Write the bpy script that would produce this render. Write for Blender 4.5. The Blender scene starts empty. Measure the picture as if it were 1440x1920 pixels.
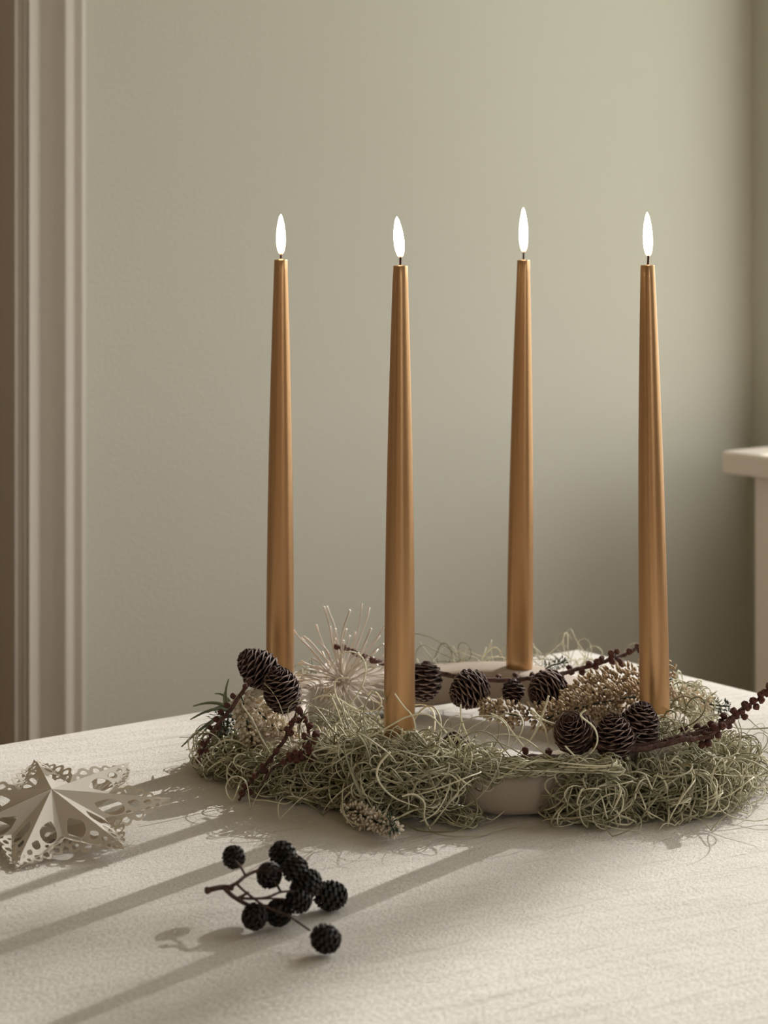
import bpy, bmesh, math, random
import numpy as np
from mathutils import Vector, Matrix, Quaternion

random.seed(7)
C = bpy.context.scene.collection
PI = math.pi

# ------------------------------------------------------------------ camera
F = 3900.0            # focal length in pixels of the 1440 x 1920 frame
HOR = 420.0           # horizon row
TZ = 0.75             # table top height
HT = 0.41             # camera height above the table top
CZ = TZ + HT
cam_d = bpy.data.cameras.new('camera')
cam = bpy.data.objects.new('camera', cam_d); C.objects.link(cam)
cam.location = (0, 0, CZ); cam.rotation_euler = (PI / 2, 0, 0)
cam_d.sensor_fit = 'HORIZONTAL'; cam_d.sensor_width = 36
cam_d.lens = F / 1440 * 36
cam_d.shift_y = -(960 - HOR) / 1440
cam_d.clip_start = 0.05; cam_d.clip_end = 60
cam_d.dof.use_dof = True; cam_d.dof.focus_distance = 1.47; cam_d.dof.aperture_fstop = 13
bpy.context.scene.camera = cam

# ------------------------------------------------------------------ world, sun, exposure
sc = bpy.context.scene
sc.view_settings.view_transform = 'Standard'; sc.view_settings.look = 'None'
sc.view_settings.gamma = 1; sc.view_settings.use_curve_mapping = False
sc.view_settings.exposure = 0.0
w = bpy.data.worlds.new('sky'); sc.world = w; w.use_nodes = True
bg = w.node_tree.nodes['Background']
bg.inputs['Color'].default_value = (0.99, 0.985, 0.95, 1); bg.inputs['Strength'].default_value = 3.25
SUN = Vector((0.614, 0.789, 0.60)).normalized()        # towards the sun
sd = bpy.data.lights.new('sun', 'SUN'); sd.energy = 4.4; sd.angle = math.radians(0.5); sd.color = (1, 0.97, 0.925)
so = bpy.data.objects.new('sun', sd); C.objects.link(so)
so.rotation_euler = SUN.to_track_quat('Z', 'Y').to_euler()

# ------------------------------------------------------------------ room frame (built at an angle to the lens)
TH = math.radians(37.9)
A = Vector((math.cos(TH), math.sin(TH), 0)); B = Vector((math.sin(TH), -math.cos(TH), 0))
Zt = 2.7; tip = Vector(((1352 - 720) / F * Zt, Zt, 0)); SD = 0.25
# room corner lies on the window wall, behind the end of the bench
k0 = tip + SD * A; ra = (1408 - 720) / F
g = (k0.x - ra * k0.y) / (B.x - ra * B.y)
K = k0 - g * B
SILLZ = CZ - (845 - HOR) / F * Zt
def R(u, v, z=0.0):      # u runs left along the back wall, v runs towards us along the window wall
    p = K - u * A + v * B
    return Vector((p.x, p.y, z))
def RM(loc=(0, 0, 0)):
    m = Matrix(((-A.x, B.x, 0, 0), (-A.y, B.y, 0, 0), (0, 0, 1, 0), (0, 0, 0, 1)))
    return Matrix.Translation(R(*loc)) @ m
def uv_of(p):
    d = Vector((p[0], p[1], 0)) - K
    return -d.dot(A), d.dot(B)
# light portal in the window opening and one in the unseen window added for fill light
WV0, WV1, WZ0, WZ1 = 0.12, 2.3, SILLZ + 0.0, 2.45
pd = bpy.data.lights.new('window_portal', 'AREA'); pd.shape = 'RECTANGLE'
pd.size = WV1 - WV0; pd.size_y = WZ1 - WZ0; pd.cycles.is_portal = True
po = bpy.data.objects.new('window_portal', pd); C.objects.link(po)
po.location = R(-0.02, (WV0 + WV1) / 2, (WZ0 + WZ1) / 2)
po.rotation_euler = A.to_track_quat('Z', 'Y').to_euler()
pd2 = bpy.data.lights.new('fill_portal', 'AREA'); pd2.shape = 'RECTANGLE'; pd2.size = 1.0; pd2.size_y = 1.2
pd2.cycles.is_portal = True
po2 = bpy.data.objects.new('fill_portal', pd2); C.objects.link(po2)
po2.location = R(1.9, 3.82, 1.6); po2.rotation_euler = B.to_track_quat('Z', 'Y').to_euler()

def PX(px, py, Z):                     # point at distance Z seen at a pixel
    return Vector(((px - 720) / F * Z, Z, CZ - (py - HOR) / F * Z))
def G(px, py, h=0.0):                  # point at height h above the table
    Z = F * (HT - h) / (py - HOR)
    return Vector(((px - 720) / F * Z, Z, TZ + h))

# ------------------------------------------------------------------ materials
def mat(name, col, rough=0.7, metal=0.0, spec=None, build=None, trans=None):
    m = bpy.data.materials.new(name); m.use_nodes = True
    nt = m.node_tree; b = nt.nodes['Principled BSDF']
    b.inputs['Base Color'].default_value = (*col, 1); b.inputs['Roughness'].default_value = rough
    b.inputs['Metallic'].default_value = metal
    if spec is not None: b.inputs['Specular IOR Level'].default_value = spec
    if build: build(nt, b)
    return m
def noise(nt, scale, detail=3, rough=0.5, coord='Object', stretch=None):
    tc = nt.nodes.new('ShaderNodeTexCoord'); n = nt.nodes.new('ShaderNodeTexNoise')
    n.inputs['Scale'].default_value = scale; n.inputs['Detail'].default_value = detail; n.inputs['Roughness'].default_value = rough
    if stretch:
        mp = nt.nodes.new('ShaderNodeMapping'); mp.inputs['Scale'].default_value = stretch[0]
        mp.inputs['Rotation'].default_value = stretch[1]
        nt.links.new(tc.outputs[coord], mp.inputs['Vector']); nt.links.new(mp.outputs[0], n.inputs['Vector'])
    else: nt.links.new(tc.outputs[coord], n.inputs['Vector'])
    return n.outputs['Fac']
def ramp(nt, fac, c0, c1, p0=0.3, p1=0.7):
    r = nt.nodes.new('ShaderNodeValToRGB'); r.color_ramp.elements[0].color = (*c0, 1); r.color_ramp.elements[1].color = (*c1, 1)
    r.color_ramp.elements[0].position = p0; r.color_ramp.elements[1].position = p1
    nt.links.new(fac, r.inputs[0]); return r.outputs[0]
def bump(nt, b, fac, dist, strength=1.0, prev=None):
    bp = nt.nodes.new('ShaderNodeBump'); bp.inputs['Distance'].default_value = dist; bp.inputs['Strength'].default_value = strength
    nt.links.new(fac, bp.inputs['Height'])
    if prev: nt.links.new(prev, bp.inputs['Normal'])
    nt.links.new(bp.outputs[0], b.inputs['Normal']); return bp.outputs[0]
def attr(nt, name='tint'):
    a = nt.nodes.new('ShaderNodeAttribute'); a.attribute_name = name; return a.outputs['Fac']

def wall_b(nt, b):
    n1 = noise(nt, 1.3, 2); nt.links.new(ramp(nt, n1, (0.60, 0.585, 0.495), (0.64, 0.625, 0.535)), b.inputs['Base Color'])
    p = bump(nt, b, noise(nt, 230, 2, 0.45), 0.00045); bump(nt, b, noise(nt, 900, 2), 0.0003, prev=p)
M_wall = mat('wall_paint', (0.5, 0.5, 0.43), 0.78, build=wall_b)
M_trim = mat('trim_paint', (0.60, 0.54, 0.475), 0.38, build=lambda nt, b: bump(nt, b, noise(nt, 60), 0.0003))
M_door = mat('door_paint', (0.52, 0.43, 0.34), 0.45, build=lambda nt, b: bump(nt, b, noise(nt, 60), 0.0003))
M_cab = mat('bench_paint', (0.90, 0.81, 0.71), 0.5, build=lambda nt, b: bump(nt, b, noise(nt, 80), 0.0003))
M_ceil = mat('ceiling_paint', (0.72, 0.64, 0.53), 0.8, build=lambda nt, b: bump(nt, b, noise(nt, 120), 0.0004))
def floor_b(nt, b):
    n = noise(nt, 9, 5, 0.6, stretch=((1, 9, 1), (0, 0, 0))); nt.links.new(ramp(nt, n, (0.26, 0.15, 0.08), (0.42, 0.26, 0.15)), b.inputs['Base Color'])
    bump(nt, b, n, 0.0006)
M_floor = mat('oak_floor', (0.35, 0.22, 0.13), 0.45, build=floor_b)
M_warm2 = mat('left_wall_paint', (0.88, 0.71, 0.53), 0.85, build=lambda nt, b: bump(nt, b, noise(nt, 150), 0.0005))
M_warm = mat('far_wall_paint', (0.58, 0.40, 0.25), 0.85, build=lambda nt, b: bump(nt, b, noise(nt, 150), 0.0005))
def cloth_b(nt, b):
    n0 = noise(nt, 5, 3); nt.links.new(ramp(nt, n0, (0.73, 0.69, 0.635), (0.78, 0.74, 0.685)), b.inputs['Base Color'])
    p = bump(nt, b, noise(nt, 12, 3, 0.5, stretch=((1.0, 6.0, 1), (0, 0, 0.95))), 0.0055)
    p = bump(nt, b, noise(nt, 330, 3, 0.6, stretch=((1.0, 1.8, 1), (0, 0, 0.2))), 0.0013, prev=p)
    bump(nt, b, noise(nt, 1300, 2, 0.6), 0.0005, prev=p)
    b.inputs['Sheen Weight'].default_value = 0.15
M_cloth = mat('linen_cloth', (0.72, 0.68, 0.62), 0.92, spec=0.15, build=cloth_b)
M_wood = mat('table_wood', (0.45, 0.30, 0.18), 0.5, build=lambda nt, b: nt.links.new(ramp(nt, noise(nt, 12, 4, stretch=((1, 10, 1), (0, 0, 0))), (0.38, 0.25, 0.15), (0.5, 0.34, 0.21)), b.inputs['Base Color']))
def candle_b(nt, b):
    n = noise(nt, 70, 2, 0.5, stretch=((1, 1, 0.04), (0, 0, 0)))
    nt.links.new(ramp(nt, n, (0.50, 0.29, 0.135), (0.60, 0.37, 0.19)), b.inputs['Base Color'])
    p = bump(nt, b, n, 0.0006)
    bump(nt, b, noise(nt, 1500, 2), 0.00008, prev=p)
M_candle = mat('bronze_wax', (0.5, 0.28, 0.11), 0.34, 0.85, build=candle_b)
M_wax = mat('melted_wax', (0.85, 0.5, 0.3), 0.25, build=lambda nt, b: bump(nt, b, noise(nt, 400), 0.0003))
M_wick = mat('burnt_wick', (0.05, 0.02, 0.015), 0.9, build=lambda nt, b: bump(nt, b, noise(nt, 1500), 0.0003))
M_ring = mat('ring_ceramic', (0.60, 0.50, 0.41), 0.6, build=lambda nt, b: (bump(nt, b, noise(nt, 300, 3), 0.00025), nt.links.new(ramp(nt, noise(nt, 12), (0.38, 0.31, 0.245), (0.44, 0.365, 0.295)), b.inputs['Base Color'])))
def flame_m():
    m = bpy.data.materials.new('flame_light'); m.use_nodes = True; nt = m.node_tree
    for n in list(nt.nodes): nt.nodes.remove(n)
    out = nt.nodes.new('ShaderNodeOutputMaterial'); em = nt.nodes.new('ShaderNodeEmission'); tr = nt.nodes.new('ShaderNodeBsdfTransparent')
    mix = nt.nodes.new('ShaderNodeMixShader'); tc = nt.nodes.new('ShaderNodeTexCoord'); sp = nt.nodes.new('ShaderNodeSeparateXYZ')
    nt.links.new(tc.outputs['Generated'], sp.inputs[0])
    col = ramp(nt, sp.outputs['Z'], (1.0, 0.50, 0.22), (1.0, 0.86, 0.66), 0.0, 0.35)
    nt.links.new(col, em.inputs['Color']); em.inputs['Strength'].default_value = 22.0
    r = nt.nodes.new('ShaderNodeMapRange'); r.inputs['From Min'].default_value = 0.0; r.inputs['From Max'].default_value = 0.36
    r.inputs['To Min'].default_value = 0.0; r.inputs['To Max'].default_value = 1.0
    nt.links.new(sp.outputs['Z'], r.inputs['Value']); nt.links.new(r.outputs[0], mix.inputs[0])
    nt.links.new(tr.outputs[0], mix.inputs[1]); nt.links.new(em.outputs[0], mix.inputs[2]); nt.links.new(mix.outputs[0], out.inputs['Surface'])
    return m
M_flame = flame_m()
def tint_mat(name, c0, c1, rough=0.7, spec=None, sub=0, nscale=None):
    def bb(nt, b):
        nt.links.new(ramp(nt, attr(nt), c0, c1, 0, 1), b.inputs['Base Color'])
        if nscale: bump(nt, b, noise(nt, nscale, 3), 0.0004)
        if sub:
            b.inputs['Subsurface Weight'].default_value = sub; b.inputs['Subsurface Scale'].default_value = 0.002
    return mat(name, c0, rough, spec=spec, build=bb)
M_moss = tint_mat('spanish_moss', (0.20, 0.185, 0.095), (0.92, 0.88, 0.66), 0.6)
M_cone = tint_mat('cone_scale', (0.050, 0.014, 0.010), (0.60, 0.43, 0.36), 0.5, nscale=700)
M_core = mat('cone_core', (0.06, 0.022, 0.016), 0.7, build=lambda nt, b: bump(nt, b, noise(nt, 500), 0.001))
M_bud = tint_mat('larch_bud', (0.075, 0.020, 0.014), (0.24, 0.09, 0.065), 0.7, nscale=900)
M_twig = mat('larch_bark', (0.08, 0.035, 0.026), 0.8, build=lambda nt, b: (bump(nt, b, noise(nt, 700, 4), 0.0012), nt.links.new(ramp(nt, noise(nt, 300), (0.05, 0.022, 0.017), (0.16, 0.08, 0.06)), b.inputs['Base Color'])))
M_alder = tint_mat('alder_cone', (0.003, 0.002, 0.0015), (0.020, 0.011, 0.008), 0.6)
M_astem = mat('alder_bark', (0.035, 0.017, 0.013), 0.7, build=lambda nt, b: (bump(nt, b, noise(nt, 900, 3), 0.0006), nt.links.new(ramp(nt, noise(nt, 120), (0.02, 0.011, 0.009), (0.10, 0.05, 0.035)), b.inputs['Base Color'])))
M_ray = tint_mat('dried_umbel', (0.52, 0.42, 0.35), (0.90, 0.84, 0.76), 0.55)
M_bell = tint_mat('heather_bell', (0.50, 0.36, 0.22), (0.86, 0.78, 0.62), 0.65)
M_bell2 = tint_mat('dried_heather_bell', (0.16, 0.10, 0.06), (0.55, 0.42, 0.27), 0.65)
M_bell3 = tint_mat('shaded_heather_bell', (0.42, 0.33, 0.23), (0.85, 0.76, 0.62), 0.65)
M_leaf = tint_mat('heather_needle', (0.012, 0.02, 0.012), (0.06, 0.10, 0.045), 0.6)
M_air = tint_mat('air_plant_leaf', (0.10, 0.12, 0.07), (0.26, 0.29, 0.18), 0.55)
def paper_b(nt, b):
    bump(nt, b, noise(nt, 900, 3), 0.0001)
    out = nt.nodes['Material Output']; t = nt.nodes.new('ShaderNodeBsdfTranslucent'); t.inputs['Color'].default_value = (0.85, 0.72, 0.52, 1)
    mx = nt.nodes.new('ShaderNodeMixShader'); mx.inputs[0].default_value = 0.28
    nt.links.new(b.outputs[0], mx.inputs[1]); nt.links.new(t.outputs[0], mx.inputs[2]); nt.links.new(mx.outputs[0], out.inputs['Surface'])
M_paper = mat('white_paper', (0.83, 0.79, 0.72), 0.7, build=paper_b)
M_pod = mat('seed_pod', (0.28, 0.19, 0.15), 0.4, build=lambda nt, b: nt.links.new(ramp(nt, noise(nt, 90), (0.30, 0.17, 0.14), (0.33, 0.32, 0.2)), b.inputs['Base Color']))
def glass_m():
    m = bpy.data.materials.new('window_glass'); m.use_nodes = True; nt = m.node_tree
    for n in list(nt.nodes): nt.nodes.remove(n)
    out = nt.nodes.new('ShaderNodeOutputMaterial'); gl = nt.nodes.new('ShaderNodeBsdfGlossy'); tr = nt.nodes.new('ShaderNodeBsdfTransparent')
    gl.inputs['Roughness'].default_value = 0.02; mix = nt.nodes.new('ShaderNodeMixShader'); mix.inputs[0].default_value = 0.05
    nt.links.new(tr.outputs[0], mix.inputs[1]); nt.links.new(gl.outputs[0], mix.inputs[2]); nt.links.new(mix.outputs[0], out.inputs['Surface'])
    return m
M_glass = glass_m()
M_bark = mat('tree_bark', (0.12, 0.09, 0.06), 0.9, build=lambda nt, b: bump(nt, b, noise(nt, 20, 5), 0.02))
M_grass = mat('lawn', (0.12, 0.17, 0.06), 0.95, build=lambda nt, b: nt.links.new(ramp(nt, noise(nt, 6, 5), (0.09, 0.13, 0.05), (0.16, 0.2, 0.08)), b.inputs['Base Color']))

# ------------------------------------------------------------------ mesh helpers
class MB:
    def __init__(s): s.v = []; s.f = []; s.t = []
    def add(s, vs, fs, tint=0.5):
        o = len(s.v); s.v += [tuple(p) for p in vs]; s.f += [tuple(i + o for i in f) for f in fs]
        s.t += (list(tint) if hasattr(tint, '__len__') else [tint] * len(vs))
    def box(s, lo, hi, tint=0.5):
        x0, y0, z0 = lo; x1, y1, z1 = hi
        s.add([(x0, y0, z0), (x1, y0, z0), (x1, y1, z0), (x0, y1, z0), (x0, y0, z1), (x1, y0, z1), (x1, y1, z1), (x0, y1, z1)],
              [(0, 3, 2, 1), (4, 5, 6, 7), (0, 1, 5, 4), (1, 2, 6, 5), (2, 3, 7, 6), (3, 0, 4, 7)], tint)
    def tube(s, pts, rad, sides=5, tint=0.5, caps=True):
        P = [Vector(p) for p in pts]; n = len(P)
        if not hasattr(rad, '__len__'): rad = [rad] * n
        d = (P[1] - P[0]).normalized(); nn = d.orthogonal().normalized()
        vs = []; ts = []
        for i in range(n):
            t = (P[min(i + 1, n - 1)] - P[max(i - 1, 0)])
            if t.length < 1e-9: t = d
            t.normalize(); nn = (nn - t * nn.dot(t))
            if nn.length < 1e-6: nn = t.orthogonal()
            nn.normalize(); bb = t.cross(nn)
            for k in range(sides):
                a = 2 * PI * k / sides
                vs.append(P[i] + (nn * math.cos(a) + bb * math.sin(a)) * rad[i])
            ts += [tint[i] if hasattr(tint, '__len__') else tint] * sides
            d = t
        fs = []
        for i in range(n - 1):
            for k in range(sides):
                k2 = (k + 1) % sides
                fs.append((i * sides + k, i * sides + k2, (i + 1) * sides + k2, (i + 1) * sides + k))
        if caps: fs.append(tuple(range(sides))[::-1]); fs.append(tuple((n - 1) * sides + k for k in range(sides)))
        s.add(vs, fs, ts)
    def lathe(s, prof, sides=24, tint=0.5, lump=None, M=None):
        vs = []; ts = []
        for j, (r, z) in enumerate(prof):
            for k in range(sides):
                a = 2 * PI * k / sides; rr = r * (lump(a, z) if lump else 1)
                vs.append(Vector((rr * math.cos(a), rr * math.sin(a), z)))
            ts += [tint[j] if hasattr(tint, '__len__') else tint] * sides
        fs = [(j * sides + k, j * sides + (k + 1) % sides, (j + 1) * sides + (k + 1) % sides, (j + 1) * sides + k) for j in range(len(prof) - 1) for k in range(sides)]
        fs.append(tuple(range(sides))[::-1]); fs.append(tuple((len(prof) - 1) * sides + k for k in range(sides)))
        if M: vs = [M @ v for v in vs]
        s.add(vs, fs, ts)
    def mesh(s, name, m, smooth=True):
        me = bpy.data.meshes.new(name); me.from_pydata(s.v, [], s.f)
        a = me.attributes.new('tint', 'FLOAT', 'POINT'); a.data.foreach_set('value', s.t)
        if m: me.materials.append(m)
        if smooth: me.polygons.foreach_set('use_smooth', [True] * len(me.polygons))
        me.update(); return me
    def obj(s, name, m, parent=None, smooth=True):
        return link(name, s.mesh(name, m, smooth), parent)
def link(name, me, parent=None, M=None):
    o = bpy.data.objects.new(name, me); C.objects.link(o)
    if parent: o.parent = parent
    if M is not None: o.matrix_local = M
    return o
def tag(o, label=None, cat=None, group=None, kind=None):
    if label: o['label'] = label
    if cat: o['category'] = cat
    if group: o['group'] = group
    if kind: o['kind'] = kind
    return o
def bevel(o, w, seg=2):
    md = o.modifiers.new('bevel', 'BEVEL'); md.width = w; md.segments = seg; md.limit_method = 'ANGLE'; return o
def rm_box(name, boxes, m, parent=None, bev=0.0, M=None):
    b = MB()
    for lo, hi in boxes: b.box(lo, hi)
    o = b.obj(name, m, parent, smooth=False)
    if parent is None: o.matrix_world = M if M is not None else RM()
    if bev: bevel(o, bev)
    return o
def catmull(P, n=8, closed=False):
    P = [Vector(p) for p in P]; out = []; N = len(P)
    rng = range(N if closed else N - 1)
    for i in rng:
        if closed: p0, p1, p2, p3 = P[(i - 1) % N], P[i], P[(i + 1) % N], P[(i + 2) % N]
        else: p0, p1, p2, p3 = P[max(i - 1, 0)], P[i], P[i + 1], P[min(i + 2, N - 1)]
        for k in range(n):
            t = k / n
            out.append(0.5 * ((2 * p1) + (p2 - p0) * t + (2 * p0 - 5 * p1 + 4 * p2 - p3) * t * t + (3 * p1 - p0 - 3 * p2 + p3) * t ** 3))
    if not closed: out.append(P[-1].copy())
    return out

# ------------------------------------------------------------------ the room (u, v, z in the room frame)
UL, VL, ZH = 3.5, 3.8, 2.8
T = 0.12
floor = tag(rm_box('floor', [((-T, -T, -0.1), (UL + T, VL + T, 0))], M_floor), kind='structure')
# floor boards
rm = [((0.0, 0.0 + i * 0.19 + 0.0015, 0.0), (UL, 0.0 + i * 0.19 + 0.1885, 0.008)) for i in range(20)]
for lo, hi in rm: rm_box('floor_board', [(lo, hi)], M_floor, floor)
tag(rm_box('ceiling', [((-T, -T, ZH), (UL + T, VL + T, ZH + 0.1))], M_ceil), kind='structure')
# door opening in the back wall: casing edge at this u
def u_at(px, v=0.0):
    r = (px - 720) / F; p = K + v * B
    return (p.x - r * p.y) / (A.x - r * A.y)
U0 = u_at(160)
DW = 0.92
d_in = u_at(26, 0.02)
tag(rm_box('wall_back', [((-T, -T, 0), (d_in, 0, ZH)), ((d_in + DW, -T, 0), (UL + T, 0, ZH)), ((d_in, -T, 2.1), (d_in + DW, 0, ZH))], M_wall), kind='structure')
tag(rm_box('wall_right', [((-T, 0, 0), (0, WV0, ZH)), ((-T, WV1, 0), (0, VL + T, ZH)), ((-T, WV0, 0), (0, WV1, WZ0 - 0.02)), ((-T, WV0, WZ1), (0, WV1, ZH))], M_wall), kind='structure')
tag(rm_box('wall_left', [((UL, 0, 0), (UL + T, 0.75, ZH)), ((UL, 0.75, 2.1), (UL + T, 1.70, ZH)), ((UL, 1.70, 0), (UL + T, VL + T, ZH))], M_warm2), kind='structure')
tag(rm_box('wall_front', [((0, VL, 0), (1.4, VL + T, ZH)), ((2.4, VL, 0), (UL, VL + T, ZH)), ((1.4, VL, 0), (2.4, VL + T, 1.0)), ((1.4, VL, 2.2), (2.4, VL + T, ZH))], M_warm), kind='structure')

# casing profile beside the door: (pixel column where the step falls, projection from the wall)
prof = [(160.5, 0.000), (160, 0.0065), (156.5, 0.0075), (154.5, 0.012), (139, 0.0085), (136.5, 0.0095), (131, 0.0200), (125, 0.0290), (121.5, 0.0285),
        (100, 0.0215), (74, 0.0140), (70.5, 0.0160), (66, 0.024), (60, 0.033), (55, 0.0400), (53.5, 0.0370), (50, 0.0355), (46, 0.0375), (43.5, 0.0345), (32, 0.0310), (30.5, 0.034), (28, 0.035)]
pr = [(u_at(px, h), h) for px, h in prof]
pr.append((pr[-1][0] + 0.001, -0.10)); pr.append((pr[0][0], -0.02))
cm = MB()
H0, H1 = 0.0, 2.2
vs = [(u, v, H0) for u, v in pr] + [(u, v, H1) for u, v in pr]; n = len(pr)
cm.add(vs, [(i, (i + 1) % n, n + (i + 1) % n, n + i) for i in range(n)] + [tuple(range(n)), tuple(range(2 * n - 1, n - 1, -1))])
cas = cm.obj('trim_1', M_trim, smooth=False); cas.matrix_world = RM(); tag(cas, kind='structure')
cas.data.materials[0] = M_trim
bevel(cas, 0.0012, 2)
# the door leaf, set back in its opening
ue = pr[-2][0]
door = tag(rm_box('door_1', [((ue, -0.075, 0.005), (d_in + DW, -0.035, 2.095))], M_door, bev=0.002), kind='structure')
rm_box('door_panel', [((ue + 0.14, -0.04, 1.15), (d_in + DW - 0.14, -0.027, 1.95))], M_door, door, 0.006)
rm_box('door_panel', [((ue + 0.14, -0.04, 0.2), (d_in + DW - 0.14, -0.027, 1.0))], M_door, door, 0.006)
tag(rm_box('trim_2', [((d_in + DW - 0.01, -0.1, 0), (d_in + DW + 0.09, 0.03, 2.2)), ((ue - 0.005, -0.1, 2.1), (d_in + DW, 0.03, 2.2))], M_trim, bev=0.004), kind='structure')
tag(rm_box('baseboard_back', [((0.0, 0, 0.0), (U0 - 0.002, 0.016, 0.14)), ((d_in + DW + 0.09, 0, 0.0), (UL, 0.016, 0.14))], M_trim, bev=0.004), kind='structure')

# windows
win = tag(rm_box('window_1', [((-0.10, WV0, WZ0 - 0.02), (-0.05, WV0 + 0.03, WZ1)), ((-0.10, WV1 - 0.05, WZ0 - 0.02), (-0.05, WV1, WZ1)),
     ((-0.10, WV0, WZ1 - 0.05), (-0.05, WV1, WZ1)), ((-0.10, WV0, WZ0 - 0.02), (-0.05, WV1, WZ0 + 0.03)),
     ((-0.10, 1.25, WZ0), (-0.05, 1.31, WZ1))], M_trim, bev=0.003), kind='structure')
for v0, v1 in ((WV0 + 0.03, 1.25), (1.31, WV1 - 0.05)):
    rm_box('window_pane', [((-0.078, v0, WZ0 + 0.03), (-0.074, v1, WZ1 - 0.05))], M_glass, win)
M_dark = mat('reflection_door_dark', (0.045, 0.025, 0.015), 0.5, build=lambda nt, b: bump(nt, b, noise(nt, 60, 4, stretch=((8, 8, 1), (0, 0, 0))), 0.0006))
d2 = tag(rm_box('reflection_door', [((UL + 0.04, 0.76, 0.005), (UL + 0.08, 1.69, 2.095))], M_dark, bev=0.003), kind='structure')  # dark door added out of view for the stripe reflected in the candles
for z0, z1 in ((0.2, 0.95), (1.1, 1.95)): rm_box('door_panel', [((UL + 0.03, 0.88, z0), (UL + 0.042, 1.57, z1))], M_dark, d2, 0.006)
w2 = tag(rm_box('fill_window', [((1.4, VL + .04, 1.0), (1.45, VL + .09, 2.2)), ((2.35, VL + .04, 1.0), (2.4, VL + .09, 2.2)), ((1.4, VL + .04, 1.0), (2.4, VL + .09, 1.05)), ((1.4, VL + .04, 2.15), (2.4, VL + .09, 2.2))], M_trim, bev=0.003), kind='structure')  # unseen window added behind the camera for fill light and candle reflections
rm_box('window_pane', [((1.45, VL + .062, 1.05), (2.35, VL + .066, 2.15))], M_glass, w2)
# bench / radiator cover under the window
tu, tv = uv_of(tip)
bench = tag(rm_box('radiator_cover', [((0.002, tv + 0.032, 0.0), (tu - 0.028, tv + 1.55, SILLZ - 0.030))], M_cab, bev=0.003),
            'beige boxed-in radiator cover standing against the wall on the right', 'cabinet')
rm_box('cover_top', [((0.0, tv, SILLZ - 0.030), (tu, tv + 1.60, SILLZ))], M_cab, bench, 0.004)
for i in range(2):
    v0 = tv + 0.15 + i * 0.7
    rm_box('front_panel', [((tu - 0.03, v0, 0.12), (tu - 0.022, v0 + 0.6, SILLZ - 0.12))], M_cab, bench, 0.003)

# outside: lawn, and an unseen tree added to shade the cloth
tag(rm_box('lawn', [((-30, -30, -0.4), (-T, 30, -0.3))], M_grass), 'green lawn outside behind the window wall', 'lawn', kind='structure')

# ------------------------------------------------------------------ table and cloth
tc = G(1085, 1215); e1 = G(0, 1393) - tc; e1.normalize()
TA = Vector((e1.x, e1.y, 0)).normalized(); TB = Vector((-TA.y, TA.x, 0))
if TB.y > 0: TB = -TB
LA, LB = 1.65, 0.98
def TW(a, b, z=0.0):
    p = tc + TA * a + TB * b
    return Vector((p.x, p.y, TZ + z))
tm = Matrix(((TA.x, TB.x, 0, tc.x), (TA.y, TB.y, 0, tc.y), (0, 0, 1, 0), (0, 0, 0, 1)))
tab = bpy.data.objects.new('dining_table', None); C.objects.link(tab); tab.matrix_world = tm
tag(tab, 'wooden dining table hidden under the pale linen cloth', 'table')
def tbox(name, lo, hi):
    o = rm_box(name, [(lo, hi)], M_wood, tab, 0.003); return o
tbox('tabletop', (0.012, 0.012, 0.715), (LA - 0.012, LB - 0.012, TZ - 0.006))
tbox('apron', (0.09, 0.09, 0.62), (LA - 0.09, LB - 0.09, 0.715))
for a in (0.06, LA - 0.12):
    for b in (0.06, LB - 0.12): tbox('leg', (a, b, 0.0085), (a + 0.06, b + 0.06, 0.715))
# cloth
cb = MB(); D = 0.26; rr = 0.007
def axis_pts(L):
    out = [-D * k / 8 for k in range(8, 0, -1)] + [-0.02, -0.011, -0.008, -0.005, -0.0025]
    k = int(L / 0.02); out += [L * i / k for i in range(k + 1)]
    out += [L + x for x in (0.0025, 0.005, 0.008, 0.011, 0.02)] + [L + D * k / 8 for k in range(1, 9)]
    return out
pa, pb = axis_pts(LA), axis_pts(LB)
def over(x, L):
    if x < 0: return 0.0, -x, -1
    if x > L: return L, x - L, 1
    return x, 0.0, 0
rnd = random.Random(3)
for a in pa:
    for b in pb:
        ca, ea, sa = over(a, LA); cbx, eb, sb = over(b, LB)
        e = math.hypot(ea, eb)
        if e > 0:
            q = min(e / (rr * PI / 2), 1.0) * PI / 2
            out = rr * math.sin(q); drop = rr * (1 - math.cos(q)) + max(0, e - rr * PI / 2)
            fl = max(0, e - 0.02)
            fold = 0.010 * math.sin(26 * (ca if sb else 0) + 23 * (cbx if sa else 0) + 0.7) * min(1, fl / 0.15)
            out += fold + 0.02 * fl + (0.25 * fl if ea > 0 and eb > 0 else 0)
            x = ca - rr * abs(sa) * (1 if sa > 0 else -1) + sa * 0 + out * (sa * ea / e)
            y = cbx - rr * (sb) + out * (sb * eb / e)
            z = TZ - drop
        else:
            x, y = ca, cbx
            x = min(max(x, rr), LA - rr) if False else x; z = TZ
            if x < rr: x = rr * 0.999 if sa == 0 and ca == 0 else x
            x = min(max(ca, rr), LA - rr); y = min(max(cbx, rr), LB - rr)
        if e > 0:
            if not ea: x = min(max(ca, rr), LA - rr)
            if not eb: y = min(max(cbx, rr), LB - rr)
        if e == 0:
            # faint hand-smoothed undulation
            m = min(x, LA - x, y, LB - y); m = min(1, m / 0.1)
            z += 0.0006 * m * (math.sin(13 * x + 29 * y) * math.sin(7 * x - 5 * y) - 1)
        cb.v.append((x, y, z)); cb.t.append(0.5)
nb = len(pb)
cb.f = [(i * nb + j, (i + 1) * nb + j, (i + 1) * nb + j + 1, i * nb + j + 1) for i in range(len(pa) - 1) for j in range(nb - 1)]
cloth = cb.obj('tablecloth', M_cloth); cloth.matrix_world = tm
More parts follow.
